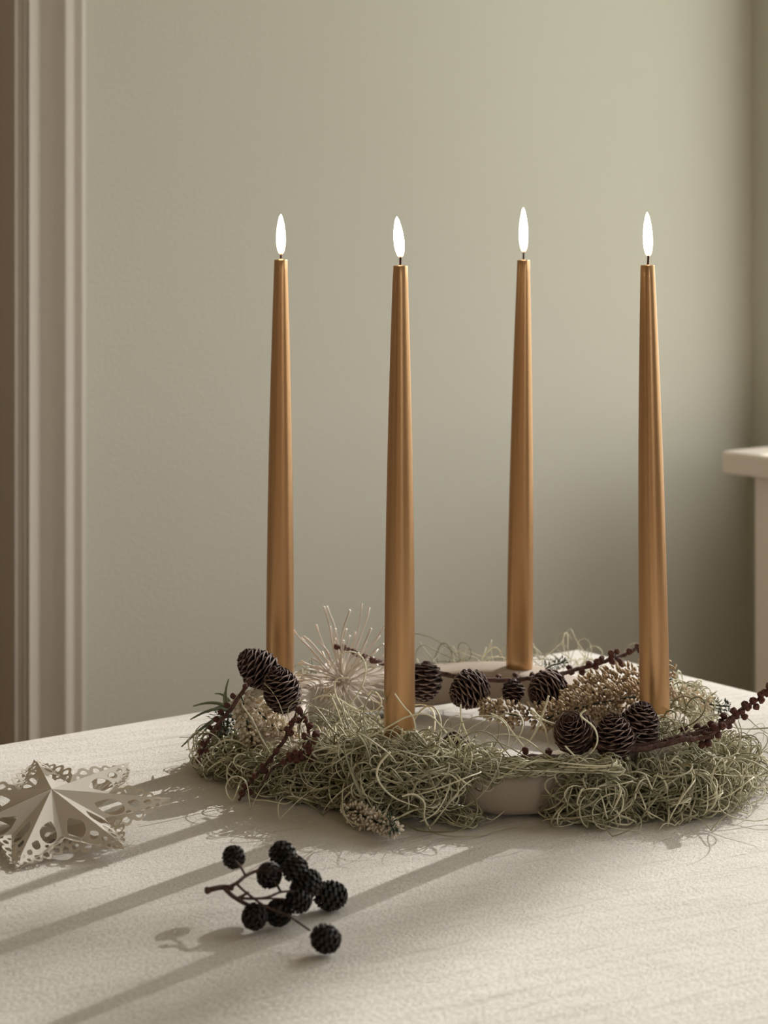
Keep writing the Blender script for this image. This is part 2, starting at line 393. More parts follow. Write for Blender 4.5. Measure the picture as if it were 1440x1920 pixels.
tag(cloth, 'off-white textured linen cloth covering the table', 'tablecloth')

# ------------------------------------------------------------------ candle ring
BOSS = 0.048
cz = {1: 1.634, 2: 1.472, 3: 1.718, 4: 1.532}
BH = {1: .048, 2: .049, 3: .044, 4: .048}
cpx = {1: (524.5, 526.5), 2: (748.5, 750.5), 3: (973.5, 981.5), 4: (1228.5, 1214.5)}
CB = {k: Vector(((cpx[k][0] - 720) / F * cz[k], cz[k], TZ + BH[k])) for k in cz}
ctrl = [(CB[1].x, CB[1].y, .020, BOSS), (-.066, 1.535, .0, .030), (CB[2].x, CB[2].y, .020, BH[2]), (.083, 1.456, .0, .031),
        (.150, 1.480, .008, .038), (CB[4].x, CB[4].y, .020, BOSS), (.193, 1.645, .0, .031), (CB[3].x, CB[3].y, .019, BH[3]), (.034, 1.738, .010, .039), (-.042, 1.712, .010, .038)]
P1 = catmull([(c[0], c[1], c[2]) for c in ctrl], 14, True); P2 = catmull([(c[0], c[1], c[3]) for c in ctrl], 14, True)
rb = MB(); N = len(P1); S = 20; cen = Vector((.06, 1.587, 0))
for i in range(N):
    t = (P2[(i + 1) % N] - P2[i - 1]); t.z = 0; t.normalize(); nrm = Vector((t.y, -t.x, 0))
    zb, zt = max(P1[i].z, 0.0003), P2[i].z; hw = 0.0245; hh = (zt - zb) / 2; zc = (zt + zb) / 2
    for k in range(S):
        a = 2 * PI * k / S; c, s = math.cos(a), math.sin(a)
        ex = 0.42
        x = hw * math.copysign(abs(c) ** ex, c); z = hh * math.copysign(abs(s) ** ex, s)
        p = Vector((P2[i].x, P2[i].y, 0)) + nrm * x
        rb.v.append((p.x, p.y, TZ + zc + z)); rb.t.append(0.5)
rb.f = [(i * S + k, i * S + (k + 1) % S, ((i + 1) % N) * S + (k + 1) % S, ((i + 1) % N) * S + k) for i in range(N) for k in range(S)]
ring = rb.obj('candle_holder', M_ring)
tag(ring, 'beige wavy ceramic ring holding four candles, resting on the cloth', 'candle holder')

# ------------------------------------------------------------------ candles
lab = {1: 'bronze taper candle behind the two stacked pine cones, leftmost of the four', 2: 'bronze taper candle rising from the moss nearest the front',
       3: 'bronze taper candle at the back of the ring, beside the hanging cones', 4: 'bronze taper candle beside the three clustered pine cones, rightmost of the four'}
topy = {1: 488, 2: 499.5, 3: 489, 4: 498.5}
CR = 0.0110; CT = 0.0052; CHh = 0.3325
pf = []
for j in range(41):
    t = j / 40; r = CT + (CR - CT) * (1 - (t) ** 2.0) ** 1.0
    pf.append((CT + (CR - CT) * (1 - t * t), t))
flame_px = {1: (526.5, 402, 478, 527), 2: (744, 406, 484, 751), 3: (981.5, 390, 474, 982), 4: (1213.5, 398, 482, 1216)}
for k in (1, 2, 3, 4):
    Z = cz[k]; base = CB[k] - Vector((0, 0, 0.001)); top = PX(cpx[k][1], topy[k], Z)
    ax = top - base; h = ax.length
    b = MB(); rk = random.Random(k)
    prof_ = [(0.0105, 0), ] + [(CT + (CR - CT) * (1 - (j / 40) ** 2) ** 1.0, h * j / 40) for j in range(0, 41)]
    prof_[1] = (0.011, 0.0006)
    rt = prof_[-1][0]
    prof_ += [(rt * 0.93, h + 0.0006), (rt * 0.75, h + 0.0002), (rt * 0.4, h - 0.0010), (0.0011, h - 0.0006)]
    ph = rk.uniform(0, 6)
    def lump(a, z): return 1 + 0.020 * math.sin(3 * a + ph) + 0.012 * math.sin(5 * a + ph * 2) + (0.03 * math.sin(7 * a + ph) if z > h - 0.003 else 0)
    b.lathe(prof_, 40, lump=lump)
    cand = b.obj('taper_candle', M_candle)
    cand.matrix_world = Matrix.Translation(base) @ ax.to_track_quat('Z', 'Y').to_matrix().to_4x4()
    tag(cand, lab[k], 'candle', 'four bronze taper candles on the ring')
    inv = cand.matrix_world.inverted()
    mw = MB(); mw.lathe([(rt * 0.90, h - 0.0004), (rt * 0.6, h - 0.0001), (0.0014, h + 0.0009), (0.0006, h + 0.0012)], 20)
    mo = mw.obj('melted_tip', M_wax, cand); mo['label'] = 'glossy melted wax rim'
    fx, fy0, fy1, wx = flame_px[k]
    fl0 = inv @ PX(wx, fy1, Z); fl1 = inv @ PX(fx, fy0, Z)
    wb = MB(); wt = fl0 + Vector((0, 0, 0.0035)) + Vector((rk.uniform(-.0004, .0004) - (0.0010 if k == 2 else 0) + (0.0006 if k in (1, 4) else 0), 0, 0))
    w0 = Vector((0, 0, h - 0.0006))
    mid = w0.lerp(wt, 0.6) + Vector((0.0003, 0, 0))
    wb.tube(catmull([w0, w0.lerp(mid, .5), mid, wt], 4), 0.0008, 7); wb.obj('wick', M_wick, cand)
    fb = MB(); fv = []; FS = 16; FN = 22
    for j in range(FN + 1):
        t = j / FN; r = 0.0034 * (math.sin(PI * min(t * 1.0, 1) ** 0.74) ** 0.62 if 0 < t < 1 else 0) + 0.00012
        if t < 0.3: r = max(r, 0.0028 * (t / .3) ** .3)
        if k in (2,): r *= 1.05
        c = fl0.lerp(fl1, t) + Vector((0.0006 * math.sin(t * PI) * (1 if k != 4 else -1), 0, 0))
        for q in range(FS):
            a = 2 * PI * q / FS; fv.append(c + Vector((r * math.cos(a), r * math.sin(a), 0)))
    fb.add(fv, [(j * FS + q, j * FS + (q + 1) % FS, (j + 1) * FS + (q + 1) % FS, (j + 1) * FS + q) for j in range(FN) for q in range(FS)])
    fo = fb.obj('flame', M_flame, cand); fo['label'] = 'glowing flame'

# ------------------------------------------------------------------ pine cones, every scale a piece
def scale_mesh(seed):
    r = random.Random(seed); b = MB(); nx, ny = 5, 5; vs = []; ts = []
    for side in (1, -1):
        for j in range(ny):
            y = (0, .35, .65, .9, 1.0)[j]; wd = 0.22 + 0.36 * math.sin(min(1, y * 1.15) * PI * 0.62) - (0.22 if j == ny - 1 else 0)
            for i in range(nx):
                x = (i / (nx - 1) * 2 - 1)
                z = 0.10 * y * y - 0.09 * (x * x) * (0.4 + 0.6 * y) + 0.16 * max(0, y - 0.7) + side * (0.035 if j < ny - 1 else 0.045)
                yy = y - (0.16 * x * x if j >= ny - 2 else 0) + r.uniform(-.02, .02) * (j == ny - 1)
                vs.append((x * wd, yy, z + r.uniform(-.012, .012))); ts.append(0.0 if j < 2 else (0.10 if j < ny - 2 else (0.16 if j < ny - 1 else (1.0 if 0 < i < nx - 1 else 0.25))))  # pale tip row: sunlight on the rims put into the tint
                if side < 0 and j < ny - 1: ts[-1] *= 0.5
    n = nx * ny; fs = []
    for j in range(ny - 1):
        for i in range(nx - 1):
            q = j * nx + i; fs.append((q, q + 1, q + nx + 1, q + nx)); fs.append((n + q, n + q + nx, n + q + nx + 1, n + q + 1))
    for i in range(nx - 1):
        q = (ny - 1) * nx + i; fs.append((q, q + 1, n + q + 1, n + q))
    for j in range(ny - 1):
        q = j * nx; fs.append((q, q + nx, n + q + nx, n + q)); q += nx - 1; fs.append((q, n + q, n + q + nx, q + nx))
    b.add(vs, fs, ts); return b.mesh('scale', M_cone)
SC = [scale_mesh(i) for i in range(4)]
def pine_cone(name, p, axis, L=0.040, W=0.028, n=84, seed=0, parent=None, op=0.35):
    r = random.Random(seed); b = MB()
    env = lambda t: math.sin(PI * min(1, (t * 0.93 + 0.05)) ** 0.80) ** 0.72
    b.lathe([(max(0.0006, W * 0.23 * env(j / 8)), L * (j / 8) * 0.93) for j in range(9)], 10)
    o = b.obj(name, M_core, parent)
    q = Vector(axis).normalized().to_track_quat('Z', 'Y')
    M = Matrix.Translation(Vector(p) - Vector(axis).normalized() * L * 0.5) @ q.to_matrix().to_4x4() @ Matrix.Rotation(r.uniform(0, 6), 4, 'Z')
    if parent: o.matrix_local = parent.matrix_world.inverted() @ M
    else: o.matrix_world = M
    for i in range(n):
        t = (i + 0.5) / n; t2 = t ** 0.92
        a = i * 2.399963; z = L * (0.04 + 0.84 * t2); ro = W * 0.5 * env(t2)
        tilt = math.radians(-2 + 52 * t2 ** 1.4 - 30 * op + 8) + r.uniform(-.06, .06)
        rin = ro * 0.30; ln = max(0.0035, (ro - rin) / max(0.35, math.cos(tilt)) * r.uniform(0.95, 1.08))
        ln = min(ln, 0.0135)
        wd = W * 0.50 * (0.50 + 0.62 * env(t2)) * r.uniform(.92, 1.05)
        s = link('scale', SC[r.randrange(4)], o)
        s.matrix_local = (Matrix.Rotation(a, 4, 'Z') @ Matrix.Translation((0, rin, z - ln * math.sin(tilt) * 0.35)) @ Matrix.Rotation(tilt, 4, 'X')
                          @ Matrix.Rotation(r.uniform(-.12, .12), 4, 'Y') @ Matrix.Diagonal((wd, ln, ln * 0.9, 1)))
    return o
def cone_thing(px, py, Z, axis, label, L=.040, W=.028, n=84, seed=0, group=None):
    o = pine_cone('pine_cone', PX(px, py, Z), axis, L, W, n, seed)
    return tag(o, label, 'pine cone', group)
GA = 'brown pine cones lying on the ring'
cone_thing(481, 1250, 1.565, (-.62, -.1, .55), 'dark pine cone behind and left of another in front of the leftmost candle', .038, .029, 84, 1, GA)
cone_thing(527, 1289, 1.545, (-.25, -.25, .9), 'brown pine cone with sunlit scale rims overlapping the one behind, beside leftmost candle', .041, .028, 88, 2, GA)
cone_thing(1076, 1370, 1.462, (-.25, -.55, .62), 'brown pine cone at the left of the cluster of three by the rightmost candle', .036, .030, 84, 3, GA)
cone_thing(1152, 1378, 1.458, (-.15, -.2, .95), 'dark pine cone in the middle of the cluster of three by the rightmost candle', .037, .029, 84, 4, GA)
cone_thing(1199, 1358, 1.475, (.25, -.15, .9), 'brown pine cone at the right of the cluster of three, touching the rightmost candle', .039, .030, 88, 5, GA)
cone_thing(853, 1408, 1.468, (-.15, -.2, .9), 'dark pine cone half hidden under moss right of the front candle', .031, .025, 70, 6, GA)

# ------------------------------------------------------------------ larch twigs with buds
def bud_mesh(seed):
    b = MB(); r = random.Random(seed); ph = r.uniform(0, 6)
    prof = [(.22, 0), (.36, .16), (.50, .34), (.44, .42), (.55, .58), (.48, .68), (.46, .86), (.30, 1.0), (.12, .92)]
    b.lathe(prof, 9, tint=[0, .1, .6, .1, .8, .2, .6, 1, .2], lump=lambda a, z: 1 + .13 * math.sin(3 * a + ph + 4 * z))
    return b.mesh('bud', M_bud)
BUDS = [bud_mesh(i) for i in range(3)]
def twig(name, pts, label, cat, r0=.0016, r1=.0008, buds=(), nb=0, seed=0, size=.0042, group=None, tipped=False):
    """pts: 3-D points; buds: explicit 3-D positions; nb: random buds along"""
    r = random.Random(seed); c = catmull(pts, 6); n = len(c)
    c = [p + Vector((r.uniform(-1, 1), r.uniform(-1, 1), r.uniform(-1, 1))) * .0003 for p in c]
    b = MB(); o0 = c[0].copy()
    b.tube([p - o0 for p in c], [r0 + (r1 - r0) * i / (n - 1) + (.0003 if i % 3 == 0 else 0) for i in range(n)], 7)
    o = b.obj(name, M_twig); o.location = o0
    tag(o, label, cat, group)
    def put(base, d, s):
        m = Matrix.Translation(base - o0) @ d.to_track_quat('Z', 'Y').to_matrix().to_4x4() @ Matrix.Rotation(r.uniform(0, 6), 4, 'Z') @ Matrix.Diagonal((s, s, s * 1.05, 1))
        link('bud', BUDS[r.randrange(3)], o, m)
    for i in range(nb):
        t = (i + .5) / nb; k = min(n - 2, int(t * (n - 1) + r.uniform(-.4, .4))); k = max(0, k)
        tg = (c[k + 1] - c[k]).normalized(); d = tg.orthogonal().normalized(); d.rotate(Quaternion(tg, i * 2.4 + r.uniform(-.4, .4))); d = (d + tg * .35).normalized()
        put(c[k], d, size * r.uniform(.85, 1.2))
    for bp in buds:
        bp = Vector(bp); k = min(range(n), key=lambda q: (c[q] - bp).length); d = bp - c[k]
        if d.length < .001: d = Vector((0, -.3, 1))
        if d.length > size * 1.6:
            bb = MB(); bb.tube([c[k] - o0, (c[k] + bp) / 2 - o0 + Vector((0, 0, .0004)), bp - o0], .0005, 5); bb.obj('bud_stalk', M_twig, o)
        put(bp - d.normalized() * size * .5, d.normalized(), size * r.uniform(.9, 1.15))
    bpy.context.view_layer.update()
    return o
def cr1(x, y): return (340 + x / 3.6, 1120 + y / 3.6)
# left twigs
Zl = 1.555
L1 = [PX(*cr1(x, y), Z) for x, y, Z in ((470, 560, 1.550), (410, 640, 1.54), (330, 760, 1.53), (250, 850, 1.53), (200, 930, 1.53), (155, 1010, 1.535), (110, 1110, 1.55))]
twig('larch_twig', L1, 'dark budded larch twig drooping onto the cloth at the wreath\'s left end', 'twig',
     buds=[PX(*cr1(x, y), 1.532) for x, y in ((350, 668), (310, 730), (240, 825), (195, 880), (215, 915), (150, 985), (125, 1038), (168, 1035), (115, 1100), (270, 780), (300, 800), (250, 880), (430, 600))], seed=1, size=.0040)
L2 = [PX(*cr1(x, y), Z) for x, y, Z in ((790, 770, 1.505), (735, 880, 1.493), (690, 970, 1.485), (600, 1090, 1.478), (510, 1195, 1.48), (440, 1280, 1.48), (390, 1370, 1.48))]
twig('larch_twig', L2, 'reddish larch twig crossing down in front of the left moss to the cloth', 'twig',
     buds=[PX(*cr1(x, y), 1.478) for x, y in ((760, 830), (740, 850), (710, 890), (735, 915), (600, 1100), (550, 1140), (500, 1200), (432, 1270), (410, 1325), (460, 1315), (560, 1170), (640, 1040))], seed=2, size=.0042)
L3 = [PX(*cr1(x, y), Z) for x, y, Z in ((780, 740, 1.515), (850, 860, 1.485), (860, 960, 1.472), (860, 1060, 1.465), (780, 1080, 1.465), (690, 1110, 1.468), (610, 1165, 1.47), (545, 1260, 1.47))]
twig('larch_twig', L3, 'curved larch twig thick with red-brown buds below the left pine cones', 'twig', .0012, .0007,
     buds=[PX(*cr1(x, y), 1.464 + max(0, 950 - y) * .00018) for x, y in ((800, 770), (835, 825), (868, 870), (905, 925), (895, 972), (835, 940), (840, 1000), (858, 1000), (868, 1040), (868, 1080), (820, 1080), (810, 1050), (775, 1060), (778, 1090), (732, 1068), (735, 1092), (690, 1108), (790, 830))], seed=3, size=.0048)
# right twigs
def cr5(x, y): return (1160 + x / 5.143, 1230 + y / 5.143)
R1 = [PX(*cr5(x, y), Z) for x, y, Z in ((60, 880, 1.46), (350, 850, 1.462), (560, 790, 1.465), (760, 740, 1.47), (900, 700, 1.47), (1060, 620, 1.475), (1150, 540, 1.48), (1260, 470, 1.485), (1370, 400, 1.49), (1470, 300, 1.495))]
twig('larch_twig', R1, 'long brown larch twig with paired buds reaching past the frame\'s right edge', 'twig', .0022, .0010,
     buds=[PX(*cr5(x, y), 1.478) for x, y in ((625, 715), (655, 725), (760, 690), (830, 705), (1015, 580), (990, 635), (1115, 535), (1085, 610), (1065, 670), (1135, 575), (1215, 470), (1240, 495), (1295, 435), (1325, 490), (1210, 580), (1185, 535), (1370, 370), (1375, 425), (1405, 350), (1435, 360), (1450, 290), (1480, 310), (900, 660))], seed=4, size=.0050)
R2 = [PX(*cr5(x, y), Z) for x, y, Z in ((-250, 870, 1.45), (150, 900, 1.452), (400, 860, 1.455), (640, 800, 1.457), (740, 800, 1.46), (840, 780, 1.46), (910, 740, 1.46), (1000, 690, 1.465), (1060, 660, 1.466))]
twig('larch_twig', R2, 'shorter larch twig running beneath the long one, over the right-hand moss', 'twig', .0022, .0012,
     buds=[PX(*cr5(x, y), 1.462) for x, y in ((600, 800), (690, 800), (860, 830), (800, 850), (880, 770), (960, 755), (930, 690), (1000, 680), (840, 760), (460, 830))], seed=5, size=.0048)
def cr2(x, y): return (740 + x / 2.88, 1190 + y / 2.88)
R3 = [PX(*cr2(x, y), Z) for x, y, Z in ((560, 680, 1.462), (640, 672, 1.465), (740, 660, 1.468), (850, 662, 1.47), (960, 668, 1.472))]
twig('larch_twig', R3, 'short brown twig with three upright buds on the front rim of the ring', 'twig', .0018, .0022,
     buds=[PX(*cr2(x, y), 1.468) for x, y in ((540, 652), (545, 672), (705, 630), (832, 636), (595, 702), (610, 710))], seed=6, size=.0046)
# back branch with cones attached
Bk = [PX(x, y, Z) for x, y, Z in ((634, 1214, 1.73), (655, 1219, 1.725), (690, 1236, 1.71), (750, 1250, 1.68), (815, 1260, 1.655), (862, 1270, 1.645), (907, 1275, 1.64), (950, 1275, 1.64), (997, 1272, 1.64), (1037, 1268, 1.64), (1070, 1258, 1.645), (1106, 1249, 1.65), (1140, 1238, 1.655), (1170, 1228, 1.66), (1197, 1213, 1.665))]
br = twig('larch_branch', Bk, 'long larch branch carrying four cones across the back of the ring', 'branch', .0021, .0014,
     buds=[PX(x, y, 1.65) for x, y in ((632, 1213), (644, 1213), (663, 1221), (682, 1232), (700, 1238), (935, 1269), (967, 1266), (998, 1266), (1040, 1261), (1068, 1252), (1072, 1260), (1092, 1259), (1105, 1247), (1119, 1242), (1117, 1250), (1128, 1235), (1146, 1233), (1148, 1240), (1157, 1222), (1160, 1238), (1165, 1244), (1146, 1226), (1180, 1222), (1195, 1212), (1200, 1220))], seed=7, size=.0046)
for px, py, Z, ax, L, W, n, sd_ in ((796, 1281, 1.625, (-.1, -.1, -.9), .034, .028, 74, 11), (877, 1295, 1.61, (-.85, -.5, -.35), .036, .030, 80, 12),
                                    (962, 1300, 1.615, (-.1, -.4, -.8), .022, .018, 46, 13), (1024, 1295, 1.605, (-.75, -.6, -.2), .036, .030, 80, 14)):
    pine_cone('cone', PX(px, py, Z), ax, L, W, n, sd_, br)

# ------------------------------------------------------------------ alder sprig in front
def alder_mesh(L, seed):
    b = MB(); r = random.Random(seed)
    b.lathe([(max(.05, .80 * math.sin(PI * (j + .35) / 8.7)), (j / 8 * 2 - 1) * L * .9) for j in range(9)], 12, tint=0.0)
    n = int(64 * (0.5 + .5 * L))
    for i in range(n):
        t = (i + .5) / n; z = (1 - 2 * t); a = i * 2.399963; q = math.sqrt(1 - z * z)
        c = Vector((q * math.cos(a), q * math.sin(a), z * L)); nn = Vector((c.x, c.y, c.z / L / L)).normalized()
        nn = (nn + Vector((0, 0, .35))).normalized()
        tx = nn.cross(Vector((0, 0, 1)));
        if tx.length < .01: tx = Vector((1, 0, 0))
        tx.normalize(); ty = tx.cross(nn); w_ = .23 * r.uniform(.85, 1.15); h_ = .080; l = .31
        c = c * .80
        vs = []
        for (x, y, s) in ((-1, -1, .6), (1, -1, .6), (1, 1, .6), (-1, 1, .6)): vs.append(c + tx * x * w_ * s + ty * y * h_)
        jj = [r.uniform(.85, 1.2) for _ in range(4)]
        for qn, (x, y) in enumerate(((-1, -1), (1, -1), (1, 1), (-1, 1))): vs.append(c + nn * l * jj[qn] + tx * x * w_ + ty * y * h_ * 1.3)
        b.add(vs, [(0, 3, 2, 1), (4, 5, 6, 7), (0, 1, 5, 4), (1, 2, 6, 5), (2, 3, 7, 6), (3, 0, 4, 7)], [0, 0, 0, 0, .8, .8, 1, 1])
    return b.mesh('cone', M_alder, smooth=False)
AM = [alder_mesh(1.0, 1), alder_mesh(1.15, 2), alder_mesh(1.25, 3)]
def AS(x, y): return (280 + x / 3.6, 1560 + y / 3.6)
acs = [((570, 170), .031, 76, 0, (-.3, -.2, .6)), ((903, 158), .032, 88, 1, (-.4, 0, .5)), ((810, 292), .027, 84, 0, (.3, -.6, .3)), ((985, 252), .030, 88, 0, (.3, .2, .6)),
       ((1065, 350), .022, 92, 1, (.5, 0, .3)), ((1222, 430), .0085, 96, 2, (.8, -.1, .0)), ((1008, 458), .015, 88, 0, (.5, .1, -.2)), ((872, 545), .0085, 88, 0, (.2, .3, -.6)),
       ((710, 572), .009, 86, 0, (-.2, -.9, .1)), ((1190, 722), .0085, 94, 1, (.65, -.35, -.1)), ((1030, 400), .012, 82, 0, (.2, .5, -.3))]
astem = []
def AG(x, y, h): return G(*AS(x, y), h)
main = [AG(385, 395, .0215), AG(440, 382, .0225), AG(500, 372, .0228), AG(560, 378, .0235)]
branches = [
    ([AG(500, 372, .0228), AG(560, 430, .021), AG(640, 480, .017), AG(700, 500, .013), AG(790, 500, .011), AG(880, 530, .010)], .0013),
    ([AG(520, 380, .0228), AG(590, 345, .026), AG(645, 300, .0285), AG(720, 265, .030), AG(800, 262, .031), AG(905, 262, .030)], .0012),
    ([AG(650, 295, .029), AG(620, 240, .030), AG(590, 205, .031), AG(575, 190, .031)], .0008),
    ([AG(590, 350, .0255), AG(655, 410, .022), AG(780, 500, .016), AG(900, 550, .013), AG(960, 580, .012), AG(1085, 665, .009)], .00075),
    ([AG(600, 445, .020), AG(660, 415, .021), AG(665, 408, .022)], .0009),
    ([AG(590, 445, .0195), AG(700, 450, .020), AG(800, 440, .021), AG(890, 405, .022), AG(1000, 400, .021)], .0009),
    ([AG(885, 400, .022), AG(860, 355, .024), AG(840, 330, .026)], .0008),
    ([AG(700, 450, .020), AG(850, 450, .017), AG(950, 455, .015)], .0007),
    ([AG(905, 262, .030), AG(960, 240, .030), AG(910, 180, .031)], .0008), ([AG(905, 262, .030), AG(1000, 310, .026), AG(1060, 345, .022)], .0008),
    ([AG(1000, 400, .021), AG(1100, 415, .014), AG(1190, 428, .009)], .0008), ([AG(800, 500, .012), AG(760, 540, .010), AG(720, 565, .009)], .0008)]
o0 = main[0]
sb_ = MB(); sb_.tube([p - o0 for p in catmull(main, 5)], [.0016 + .0005 * (i == 0) for i in range(16)], 8)
sb_.lathe([(.0014, -.001), (.0023, .0), (.0020, .0015), (.0014, .0028)], 8, M=Vector((1, 0, .1)).to_track_quat('Z', 'Y').to_matrix().to_4x4())
sprig = sb_.obj('alder_sprig', M_astem); sprig.location = o0
tag(sprig, 'black alder sprig with round cones lying alone on the front of the cloth', 'twig')
for pts, rd in branches:
    b = MB(); c = catmull([p - o0 for p in pts], 5); b.tube(c, [rd * (1.05 - .3 * i / len(c)) for i in range(len(c))], 6); b.obj('stem', M_astem, sprig)
for (xy, h, dpx, kind, ax) in acs:
    p = AG(*xy, h); rad = dpx / 3.6 / F * p.y * .93
    m = Matrix.Translation(p - o0) @ Vector(ax).to_track_quat('Z', 'Y').to_matrix().to_4x4() @ Matrix.Diagonal((rad, rad, rad, 1))
    link('cone', AM[kind], sprig, m)

# ------------------------------------------------------------------ spiky dried umbel
def ray_mesh(seed):
    r = random.Random(seed); b = MB(); bx, by = r.uniform(-.06, .06), r.uniform(-.06, .06)
    pts = [Vector((bx * math.sin(PI * t * 1.1) + .02 * math.sin(9 * t + seed), by * math.sin(PI * t) * 1.0, t)) for t in [i / 9 for i in range(10)]]
    rad = [.0155 + .004 * math.sin(i * 1.7 + seed) for i in range(10)]; rad[0] = .02; rad[-1] = .022
    b.tube(pts, rad, 6, tint=[.35 + .25 * r.random() for _ in range(9)] + [1.0])
    return b.mesh('ray', M_ray)
RY = [ray_mesh(i) for i in range(7)]
uc = PX(641, 1277, 1.655)
hb = MB(); hb.lathe([(.001, -.0045), (.004, -.003), (.0055, 0), (.004, .003), (.001, .0045)], 12, tint=.3)
hb.tube(catmull([Vector((0, 0, -.003)), Vector((.002, -.004, -.016)), Vector((.004, .004, -.028)), Vector((-.004, .006, -.040))], 5), .0014, 6, tint=.4)
um = hb.obj('dried_flower_head', M_ray); um.location = uc
tag(um, 'pale spiky dried umbel head with thin straight rays, behind the two left candles', 'dried flower')
r = random.Random(11)
named = [(-8.6, 15.0), (-7.0, 7.8), (-4.6, 9.5), (-3.2, 13.9), (-2.3, 13.9), (-1.2, 9.3), (1.3, 13.9), (.8, 9.4), (3.6, 14.2), (4.9, 13.2), (5.1, 10.2), (7.7, 10.6), (7.4, 7.6), (7.8, 4.5), (8.2, 3.6), (7.7, 1.4), (7.7, .7), (7.9, -2.2), (7.6, -3.3), (-7.5, 3.2), (-7.4, 2.6), (-6.8, 2.0), (-7.6, .2), (-7.6, -.8), (5, -6.5), (2.5, -7), (-1.8, -5), (-2.4, -4)]
dirs = []
for dx, dz in named:
    s = 1.655 / F * 10; d = Vector((dx * s, r.uniform(-.025, .012), dz * s * (1 if abs(dz) < 11 else .98)))
    if dz == 15.0: d = Vector((-8.6 * s, -.01, 9.7 * s))
    dirs.append(d)
for i in range(56):
    t = (i + .5) / 56; z = 1 - 1.75 * t; a = i * 2.4; q = math.sqrt(max(0, 1 - z * z))
    dirs.append(Vector((q * math.cos(a), q * math.sin(a), z)) * r.uniform(.026, .044))
for d in dirs:
    L = d.length; q = d.to_track_quat('Z', 'Y').to_matrix().to_4x4() @ Matrix.Rotation(r.uniform(0, 6), 4, 'Z')
    link('ray', RY[r.randrange(7)], um, Matrix.Translation(d.normalized() * .003) @ q @ Matrix.Diagonal((.042, .042, L, 1)))

# ------------------------------------------------------------------ heather sprigs
def heather(pts, label, n, rad=.006, seed=0, bell=None, size=.0034, green_tip=0, leaf=0.5, group='white heather sprigs in the wreath'):
    r = random.Random(seed); c = catmull(pts, 10); o0 = c[0].copy(); m = len(c)
    st = MB(); st.tube([p - o0 for p in c], .0007, 5, tint=.2); o = st.obj('heather_sprig', M_leaf); o.location = o0
    tag(o, label, 'heather', group)
    bl = MB(); lf = MB()
    for i in range(n):
        t = r.random() ** 1.0; gt = t > 1 - green_tip
        k = min(m - 2, int(t * (m - 1))); p = c[k].lerp(c[k + 1], r.random()); tg = (c[k + 1] - c[k]).normalized()
        d = tg.orthogonal().normalized(); d.rotate(Quaternion(tg, r.uniform(0, 2 * PI)))
        rr_ = rad * r.uniform(.25, 1.0) * (1 - .55 * t ** 3); p2 = p + d * rr_ - o0
        d2 = (d * .8 + tg * r.uniform(.1, .8) + Vector((r.uniform(-.3, .3), r.uniform(-.3, .3), r.uniform(-.2, .4)))).normalized()
        q = Matrix.Translation(p2) @ d2.to_track_quat('Z', 'Y').to_matrix().to_4x4()
        if p2.z + o0.z < TZ + .001: continue
        if gt or r.random() < leaf * .5:
            s = size * r.uniform(.6, 1.0)
            lf.add([q @ Vector(v) for v in ((0, 0, 0), (s * .22, 0, s * .5), (0, s * .12, s * .5), (-s * .22, 0, s * .5), (0, -s * .12, s * .5), (0, 0, s * 1.2))],
                   [(0, 2, 1), (0, 3, 2), (0, 4, 3), (0, 1, 4), (5, 1, 2), (5, 2, 3), (5, 3, 4), (5, 4, 1)], r.random())
        if not gt:
            s = size * r.uniform(.75, 1.15)
            bl.lathe([(s * .10, 0), (s * .25, s * .22), (s * .29, s * .55), (s * .20, s * .9), (s * .08, s * 1.1)], 5, tint=[.0, .5 * r.random(), .6 + .4 * r.random(), 1, .8], M=q)
    if bl.v: x = bl.obj('blossoms', bell or M_bell, o); x['kind'] = 'stuff'
    if lf.v: x = lf.obj('needles', M_leaf, o, smooth=False); x['kind'] = 'stuff'
    return o
def c1p(x, y, Z): return PX(*cr1(x, y), Z)
heather([c1p(400, 660, 1.56), c1p(430, 760, 1.55), c1p(450, 870, 1.545), c1p(480, 980, 1.54)], 'cream heather sprig hanging at the far left below the pine cones', 190, .0075, 1, size=.0044, leaf=.7)
heather([c1p(480, 720, 1.565), c1p(540, 790, 1.555), c1p(610, 860, 1.55), c1p(680, 900, 1.545), c1p(770, 960, 1.54)], 'cream heather sprig running right beneath the sunlit pine cone', 230, .008, 2, size=.0044, leaf=.6)
heather([c1p(300, 780, 1.575), c1p(270, 860, 1.57), c1p(330, 920, 1.565)], 'dark green heather tip behind the left drooping twig', 170, .009, 3, size=.004, green_tip=1.0)
heather([PX(560, 1312, 1.66), PX(590, 1306, 1.66), PX(622, 1298, 1.665)], 'small cream heather sprig under the spiky flower head', 150, .0055, 4, size=.0032, leaf=.5)
heather([c1p(880, 930, 1.52), c1p(960, 960, 1.52), c1p(1010, 1000, 1.52)], 'little white heather tip among the inner left moss', 70, .005, 5, size=.0038)
def c2p(x, y, Z): return PX(*cr2(x, y), Z)
heather([c2p(1500, 240, 1.60), c2p(1320, 260, 1.595), c2p(1150, 285, 1.59), c2p(1020, 330, 1.585), c2p(930, 370, 1.58)], 'thick tan heather spike lying along the back right of the ring', 900, .0150, 6, M_bell2, .0040, leaf=1.5)
heather([c2p(1350, 330, 1.565), c2p(1200, 350, 1.56), c2p(1060, 380, 1.555), c2p(900, 420, 1.55), c2p(800, 470, 1.55)], 'tan heather spike just behind the cluster of three pine cones', 700, .0130, 7, M_bell2, .0038, leaf=1.5)
heather([c2p(880, 430, 1.575), c2p(740, 445, 1.58), c2p(620, 430, 1.59), c2p(530, 400, 1.60), c2p(470, 400, 1.60)], 'dark weathered heather spike dipping inside the ring below the back branch', 340, .0090, 8, M_bell2, .0040, leaf=1.8)
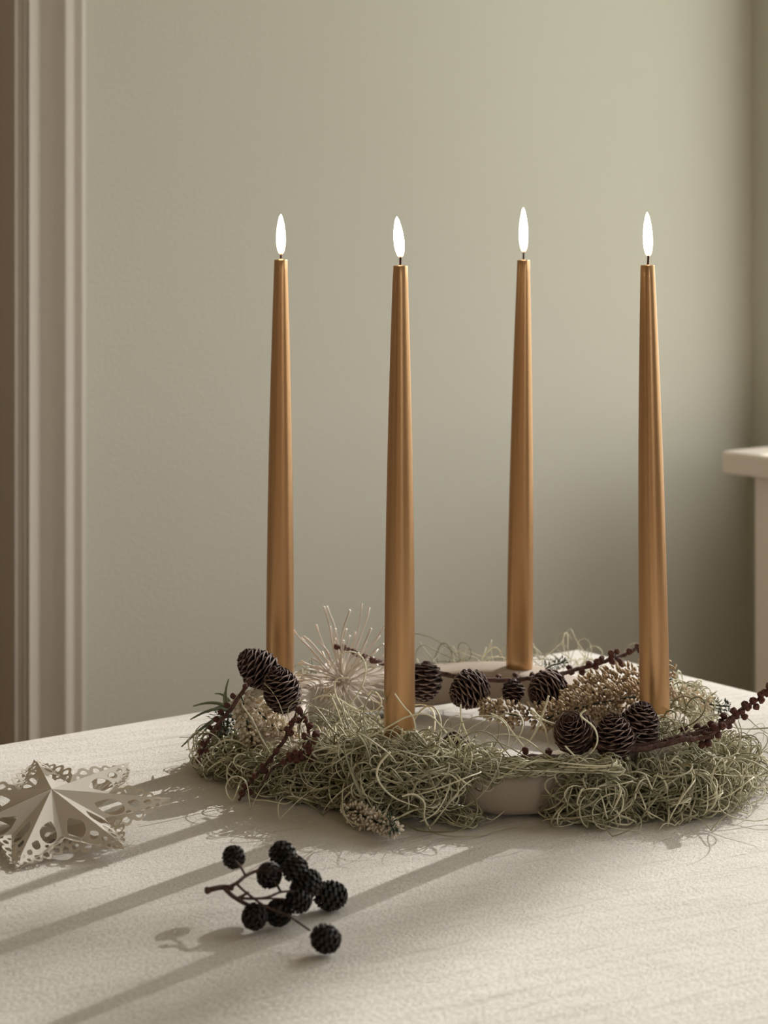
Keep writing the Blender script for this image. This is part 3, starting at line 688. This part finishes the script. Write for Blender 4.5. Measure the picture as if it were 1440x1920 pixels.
heather([PX(1255, 1300, 1.60), PX(1290, 1306, 1.60), PX(1320, 1318, 1.595), PX(1345, 1323, 1.59), PX(1368, 1324, 1.59)], 'heather sprig ending in a green tip right of the rightmost candle', 190, .0052, 9, size=.0036, green_tip=.35, leaf=.9)
heather([G(655, 1518, .008), G(685, 1532, .008), G(715, 1545, .008), G(742, 1556, .008)], 'heather sprig with dark green tip poking out at the front onto the cloth', 420, .0062, 10, M_bell3, .0034, leaf=.35)
heather([G(725, 1530, .013), G(732, 1545, .012), G(738, 1556, .010)], 'dark green heather tip at the front end of the poking sprig', 60, .0032, 12, size=.0040, green_tip=1.0)
heather([PX(745, 1425, 1.455), PX(765, 1432, 1.45), PX(790, 1440, 1.45)], 'dark heather bit tucked in the moss below the front candle', 110, .006, 11, size=.0036, leaf=1.2)
heather([PX(1022, 1255, 1.70), PX(1036, 1247, 1.70), PX(1050, 1244, 1.70), PX(1062, 1237, 1.70)], 'tiny green heather tip behind the back branch, right of the rear candle', 70, .0036, 13, size=.0042, green_tip=1.0)

# seed pod
pb_ = MB(); pb_.lathe([(.0008, -.0085), (.0055, -.007), (.0088, -.002), (.0090, .003), (.0065, .008), (.0025, .0105), (.0007, .013)], 18, lump=lambda a, z: 1 + .03 * math.cos(6 * a))
pod = pb_.obj('seed_pod', M_pod); pod.location = PX(*cr1(672, 1055), 1.525); pod.rotation_euler = (.4, .9, .3)
tag(pod, 'smooth brown-green seed pod among buds in the left moss', 'seed pod')

# ------------------------------------------------------------------ air plant leaves at the left tip
ab = MB(); ac = c1p(372, 800, 1.575); ab.lathe([(.001, -.003), (.003, 0), (.001, .003)], 8, tint=.3)
air = ab.obj('air_plant', M_air); air.location = ac; tag(air, 'spiky green air plant fanning thin leaves at the wreath\'s left tip', 'air plant')
for x, y, dz, w_ in ((320, 550, 0, 1), (225, 650, .01, .8), (80, 735, -.01, 1), (60, 825, -.02, 1), (0, 1010, -.03, 1.1), (175, 780, .02, .8), (300, 620, .02, .8), (420, 700, -.01, .7), (520, 640, .01, .7), (120, 940, -.03, .9)):
    e = c1p(x, y, 1.575 + dz) - ac; b = MB(); up = Vector((0, 0, .006)) if x < 300 else Vector((-.005, 0, 0))
    pts = catmull([Vector((0, 0, 0)), e * .33 + up, e * .68 + up * .8, e], 5); n = len(pts)
    b.tube(pts, [.0016 * w_ * (1 - i / n) ** .6 + .0001 for i in range(n)], 5, tint=[.2 + .6 * i / n for i in range(n)]); b.obj('leaf', M_air, air)

# ------------------------------------------------------------------ spanish moss
rg = np.random.default_rng(5)
def rotv(v, k):
    th = np.linalg.norm(k)
    if th < 1e-9: return v
    k = k / th; return v * math.cos(th) + np.cross(k, v) * math.sin(th) + k * np.dot(k, v) * (1 - math.cos(th))
def grow(b, p, d, L, curl, Gp, rh, rv, r0, pull=1.0):
    step = .0038; n = max(6, int(L / step)); w_ = rg.normal(size=3) * curl; pts = []
    for i in range(n):
        pts.append(Vector(p)); w_ = w_ * .93 + rg.normal(size=3) * curl * .33
        d = rotv(d, w_ * step)
        k = np.argmin(((Gp[:, :2] - p[:2]) ** 2).sum(1)); off = p - Gp[k]
        q = (off[0] ** 2 + off[1] ** 2) / rh ** 2 + off[2] ** 2 / rv ** 2
        if q > 1: d = d - off / (np.linalg.norm(off) + 1e-9) * .28 * pull * min(q - 1, 3)
        if p[2] < TZ + .002: d[2] = abs(d[2]) * .5 + .05
        d = d / np.linalg.norm(d); p = p + d * step; p[2] = max(p[2], TZ + .0011)
    m = len(pts); base = rg.uniform(0, 1) ** 1.3
    b.tube(pts, [r0 * (1.0 - .65 * (i / m) ** 3) for i in range(m)], 4, tint=[min(1, max(0, base + .15 * math.sin(i * .7)))] * m if False else [base] * m)
def clump(label, guide, rh, rv, n, Ls, curl, align, r0=.00067, pull=1.0, stray=0.05):
    Gp = np.array([tuple(p) for p in catmull([G(*q) for q in guide], 12)]); b = MB()
    for i in range(n):
        k = rg.integers(0, len(Gp)); tg = Gp[min(k + 1, len(Gp) - 1)] - Gp[max(k - 1, 0)]; tg = tg / np.linalg.norm(tg)
        off = rg.normal(size=3); off = off / np.linalg.norm(off) * rg.random() ** .45 * np.array([rh, rh, rv])
        p = Gp[k] + off; p[2] = max(p[2], TZ + .0012)
        d = tg * rg.choice([-1, 1]) * align + rg.normal(size=3) * np.array([1, 1, .7]) * (1 - align); d = d / np.linalg.norm(d)
        st = rg.random() < stray
        grow(b, p, d, rg.uniform(*Ls) * (1.2 if st else 1), curl, Gp, rh * (1.7 if st else 1), rv * (2.0 if st else 1), r0 * rg.uniform(.7, 1.15), pull * (.3 if st else 1))
    o = b.obj('spanish_moss', M_moss); tag(o, label, 'moss', kind='stuff'); return o
clump('grey-green moss heap at the left end of the wreath, under the drooping twig', [(425, 1405, .011), (440, 1428, .009), (480, 1445, .009), (540, 1462, .009)], .018, .0085, 260, (.06, .14), 42, .4, stray=.04)
clump('long-stranded moss sweeping along the front left below the front candle', [(540, 1458, .009), (600, 1466, .011), (665, 1466, .016), (735, 1472, .021), (800, 1462, .026)], .017, .014, 560, (.09, .19), 20, .82, stray=.04)
clump('pale moss strands looped around the base of the front candle', [(620, 1412, .034), (690, 1408, .040), (750, 1408, .041), (800, 1415, .040), (870, 1434, .035)], .017, .008, 210, (.07, .15), 22, .78, .00062, 1.0, .12)
clump('thin moss strands draped over the bare front rim of the ring', [(820, 1430, .034), (930, 1438, .035), (1050, 1436, .037), (1120, 1436, .038)], .009, .004, 90, (.06, .13), 18, .88, .0006, 1.2, .12)
clump('dense curly moss heap at the right end below the cluster of three cones', [(1110, 1505, .009), (1160, 1490, .011), (1240, 1486, .012), (1310, 1470, .014), (1345, 1430, .014)], .025, .014, 560, (.07, .17), 32, .55, stray=.05)
clump('wiry moss tuft standing behind and right of the rightmost candle', [(1268, 1365, .028), (1292, 1345, .026), (1285, 1325, .024)], .015, .017, 120, (.04, .10), 60, .2)
clump('sparse sunlit moss strands inside the ring at the left', [(570, 1358, .012), (630, 1372, .014), (700, 1380, .02)], .022, .010, 90, (.06, .14), 30, .6, .0006, .8, .2)
clump('small moss curls wrapped round the foot of the rightmost candle', [(1205, 1362, .048), (1228, 1372, .047), (1255, 1360, .048)], .013, .005, 60, (.03, .08), 50, .4)
clump('moss wisps on the cloth around the spiky flower head', [(560, 1300, .02), (640, 1290, .02), (720, 1290, .02)], .022, .012, 90, (.05, .11), 45, .4, .0006, .8)
clump('moss wisps poking up behind the back branch', [(800, 1240, .030), (880, 1245, .035), (930, 1245, .035)], .012, .010, 34, (.03, .08), 30, .5, .0005, .7, .2)
clump('moss curls on the cloth right of the rear candle', [(1000, 1235, .03), (1060, 1245, .02), (1110, 1250, .012)], .016, .014, 26, (.05, .11), 50, .3, .0005, .7, .2)
clump('stray moss wisps spreading onto the cloth at the far right', [(1330, 1500, .004), (1385, 1470, .008), (1395, 1420, .010)], .020, .010, 46, (.05, .12), 45, .3, .0005, .7, .2)
clump('flattened moss strands spilling onto the cloth at the front', [(560, 1490, .004), (680, 1508, .004), (790, 1518, .004), (860, 1535, .003)], .008, .005, 90, (.06, .12), 20, .85, .0006, .9, .1)

# single loose strands
def strand(label, pts, r0=.00068, tintv=.9):
    c = catmull(pts, 6); o0 = c[0].copy(); b = MB(); n = len(c)
    b.tube([p - o0 for p in c], [r0 * (1 - .5 * (i / n) ** 3) for i in range(n)], 6, tint=tintv); o = b.obj('moss_strand', M_moss); o.location = o0
    return tag(o, label, 'moss strand', 'single loose moss strands')
def c4(x, y, Z): return PX(540 + x / 6, 1260 + y / 6, Z)
strand('pale moss strand hooked over in front of the spiky flower head', [c4(x, y, 1.50) for x, y in ((680, 65), (560, 75), (522, 150), (545, 280), (640, 440), (720, 540), (800, 640), (870, 720))])
strand('pale moss strand ending in a round loop left of the front candle', [c4(x, y, 1.51) for x, y in ((270, 310), (400, 262), (560, 300), (700, 385), (800, 432), (980, 430), (1050, 350), (1010, 250), (940, 215), (903, 255), (960, 325), (1055, 352))])
def c2(x, y, Z): return PX(640 + x / 3.6, 1160 + y / 3.6, Z)
strand('knotted green strand rising right of centre over the ring\'s opening', [c2(x, y, 1.47) for x, y in ((1400, 520), (1375, 600), (1340, 700), (1290, 800), (1240, 860), (1190, 920))], .0008)
strand('arching strand over the base of the front candle', [c2(x, y, 1.45) for x, y in ((150, 820), (290, 745), (450, 660), (590, 650), (700, 760), (800, 900), (950, 1010), (1080, 1060))])
strand('upright strand standing from the moss right of the front candle', [c2(x, y, 1.455) for x, y in ((805, 580), (810, 680), (850, 790), (900, 890), (1000, 990))], .0007)
strand('thin strand leaning across the front candle', [c2(x, y, 1.45) for x, y in ((360, 505), (420, 590), (480, 660), (500, 760), (480, 900))], .0006)
strand('strand looping onto the ring\'s opening, right of centre', [c2(x, y, 1.475) for x, y in ((1010, 640), (1090, 680), (1150, 760), (1220, 850), (1290, 960), (1330, 1080))], .0006)
strand('twisted loop strand above the ring\'s opening near the left cone of three', [c2(x, y, 1.472) for x, y in ((1440, 710), (1360, 680), (1290, 620), (1300, 650), (1350, 700), (1380, 760), (1400, 870))], .0007)
def c3(x, y, Z): return PX(1000 + x / 3.27, 1180 + y / 3.27, Z)
strand('long strand curving down the front of the left cone of three', [c3(x, y, 1.43) for x, y in ((195, 715), (280, 810), (322, 900), (310, 1010), (250, 1060))], .0007)
strand('strand curled around the right side of the left cone of three', [c3(x, y, 1.435) for x, y in ((315, 500), (320, 495), (290, 530), (370, 600), (393, 680), (360, 750), (290, 800))], .0007)
strand('long low strand reaching over the cloth at the far right', [c3(x, y, 1.47) for x, y in ((1300, 830), (1340, 960), (1415, 970), (1410, 1030), (1330, 1070), (1220, 1078))], .0006)
strand('hooked strand dropping in front of the bare ring wall', [c2(x, y, 1.405) for x, y in ((410, 1200), (490, 1185), (560, 1240), (560, 1340), (600, 1420))], .0007)
strand('strand hanging on the left moss with a bent end', [c2(x, y, 1.41) for x, y in ((330, 900), (260, 980), (240, 1060), (290, 1150), (380, 1220), (520, 1270))], .0008)
strand('green spike strand rising from the left moss', [c1p(x, y, 1.50) for x, y in ((410, 730), (480, 830), (540, 950), (600, 1050), (640, 1100))], .0007, .6)
strand('short upright strand in front of the red-brown buds', [c1p(x, y, 1.495) for x, y in ((780, 780), (790, 850), (795, 930), (805, 1000))], .0007)
strand('wispy strand tracing over the cloth at the very front', [G(x, y, .0009) for x, y in ((800, 1540), (810, 1560), (850, 1568), (900, 1566), (930, 1556), (970, 1548))], .0005, .4)
strand('long strand lying along the front left edge of the cloth', [PX(x, y, Z) for x, y, Z in ((640, 1515, 1.43), (700, 1490, 1.43), (790, 1465, 1.42), (860, 1440, 1.42))], .0008)

# ------------------------------------------------------------------ paper star
def panel_mesh():
    cu = bpy.data.curves.new('panel', 'CURVE'); cu.dimensions = '2D'; cu.fill_mode = 'BOTH'; cu.extrude = 0.00016; cu.resolution_u = 2
    def poly(pts):
        s = cu.splines.new('POLY'); s.points.add(len(pts) - 1); s.use_cyclic_u = True
        for p, (x, y) in zip(s.points, pts): p.co = (x, y, 0, 1)
    def circ(cx, cy, r, a0, a1, n=7): return [(cx + r * math.cos(math.radians(a0 + (a1 - a0) * i / n)), cy + r * math.sin(math.radians(a0 + (a1 - a0) * i / n))) for i in range(n + 1)]
    out = [(0, 0), (.030, 0), (.070, 0.0), (.0805, 0.0010), (.0750, .0030)]
    out += circ(.0715, .0050, .0028, 10, 120, 6) + circ(.0660, .0085, .0034, 10, 120, 6) + circ(.0595, .0125, .0040, 5, 130, 7) + circ(.0520, .0165, .0040, 0, 130, 7) + [(.0480, .0195), (.0440, .0200)]
    poly(out)
    def drop(cx, cy, l, w_, ang, n=14):
        pts = []
        for i in range(n):
            a = 2 * PI * i / n; x = l * math.cos(a); y = w_ * math.sin(a) * (1 - .55 * (x / l < 0) * (-x / l))
            ca, sa = math.cos(ang), math.sin(ang); pts.append((cx + x * ca - y * sa, cy + x * sa + y * ca))
        poly(pts[::-1])
    drop(.0400, .0085, .0105, .0054, .13); drop(.0560, .0052, .0044, .0027, .1); drop(.0598, .0122, .0026, .0023, 0); drop(.0518, .0165, .0026, .0021, -.3)
    drop(.0528, .0112, .0018, .0016, 0); drop(.0660, .0085, .0021, .0019, 0); drop(.0650, .0036, .0028, .0018, 0); drop(.0718, .0050, .0015, .0014, 0); drop(.0455, .0162, .0020, .0011, .4); drop(.0715, .0017, .0020, .0008, 0)
    ob = bpy.data.objects.new('tmp', cu); C.objects.link(ob); bpy.context.view_layer.update()
    me = bpy.data.meshes.new_from_object(ob.evaluated_get(bpy.context.evaluated_depsgraph_get()))
    bpy.data.objects.remove(ob); me.materials.clear(); me.materials.append(M_paper); me.name = 'panel'
    return me
PM = panel_mesh()
sc_ = PX(97, 1480, 1.392)              # front apex of the star
srot = Matrix.Rotation(math.radians(11), 4, 'X') @ Matrix.Rotation(math.radians(-2), 4, 'Y')
star = bpy.data.objects.new('paper_star', None); C.objects.link(star)
AP = 0.0145
star.matrix_world = Matrix.Translation(sc_) @ srot @ Matrix.Translation((0, 0, -AP))
tag(star, 'white cut-out paper star with lace edges lying on the cloth at the left', 'ornament')
NA = 7; half = PI / NA; Lr = .078; rvl = .047
def place_panel(ap, tipv, val):
    # panel plane: x along apex->tip, y towards the valley
    x = (tipv - ap); L = x.length; x.normalize(); y = (val - ap); y = (y - x * y.dot(x)).normalized(); z = x.cross(y)
    vy = (val - ap).dot(y); s = L / .080
    M = Matrix(((x.x * s, y.x * vy / .0200, z.x, ap.x), (x.y * s, y.y * vy / .0200, z.y, ap.y), (x.z * s, y.z * vy / .0200, z.z, ap.z), (0, 0, 0, 1)))
    return M
for k in range(NA):
    a = math.radians(5) + k * 2 * PI / NA
    tv_ = Vector((Lr * math.cos(a), Lr * math.sin(a), 0))
    for s in (-1, 1):
        av = a + s * half; val = Vector((rvl * math.cos(av), rvl * math.sin(av), .0))
        for side in (1, -1):
            ap = Vector((0, 0, AP * side)); tt = tv_ + Vector((0, 0, .002 * side)); vv = val + Vector((0, 0, (-.004 if side > 0 else .002)))
            link('panel', PM, star, place_panel(ap, tt, vv))

# ------------------------------------------------------------------ tree added out of view; trunk and one-sided crown shade the cloth
band = [uv_of(G(1120, 1580)), uv_of(G(560, 1830))]
print('band uv', band, 'room corner', K, 'sill', SILLZ, 'tip uv', tu, tv, 'cam uv', uv_of((0, 0)))
SH = Vector((SUN.x, SUN.y, 0)).normalized(); SP = Vector((SH.y, -SH.x, 0))      # along and across the sun's bearing
pm = (G(1120, 1580) + G(560, 1830)) / 2
D9 = 9.0
far = pm + SH * D9; CZ0 = 6.15 ; NLEAF = 2550
zc = TZ + D9 * 0.6                                   # height of the sun's rays where they pass the tree
tb = MB(); rk = random.Random(9)
tb.lathe([(.11, -.3), (.075, 0), (.055, 1.5), (.045, 3.5), (.033, 5.5), (.020, 8.0)], 14, lump=lambda a, z: 1 + .08 * math.sin(4 * a + z))
shade_tree = tb.obj('shade_tree', M_bark); shade_tree.location = (far.x, far.y, 0)
tag(shade_tree, 'unseen sapling added on the lawn outside the right window to shade the cloth', 'shade_tree')
M_foliage = tint_mat('tree_leaf', (.05, .09, .02), (.12, .18, .05), .6)
fb = MB()
for i in range(NLEAF):
    lat = rk.uniform(-1.35, 0.02); dep = rk.uniform(-.7, .7); z = rk.uniform(CZ0, CZ0 + 1.9)
    c = -SP * (-lat) + SH * dep + Vector((0, 0, z + dep * .6))
    a, b_ = Vector([rk.gauss(0, 1) for _ in range(3)]).normalized(), Vector([rk.gauss(0, 1) for _ in range(3)])
    b_ = (b_ - a * b_.dot(a)).normalized(); l = rk.uniform(.025, .045)
    fb.add([c - a * l, c + b_ * l * .45 + a * l * .1, c + a * l, c - b_ * l * .45 + a * l * .1], [(0, 1, 2, 3)], rk.random())
fo = fb.obj('foliage', M_foliage, shade_tree, smooth=False); fo['kind'] = 'stuff'
for i in range(9):
    z = CZ0 - .3 + .2 * i; b = MB(); e = -SP * rk.uniform(.7, 1.2) + SH * rk.uniform(-.5, .5) + Vector((0, 0, .5))
    b.tube(catmull([Vector((0, 0, z)), Vector((0, 0, z)) + e * .5, Vector((0, 0, z)) + e + Vector((0, 0, .1))], 4), [.014 - .0012 * q for q in range(9)], 6); b.obj('branch', M_bark, shade_tree)
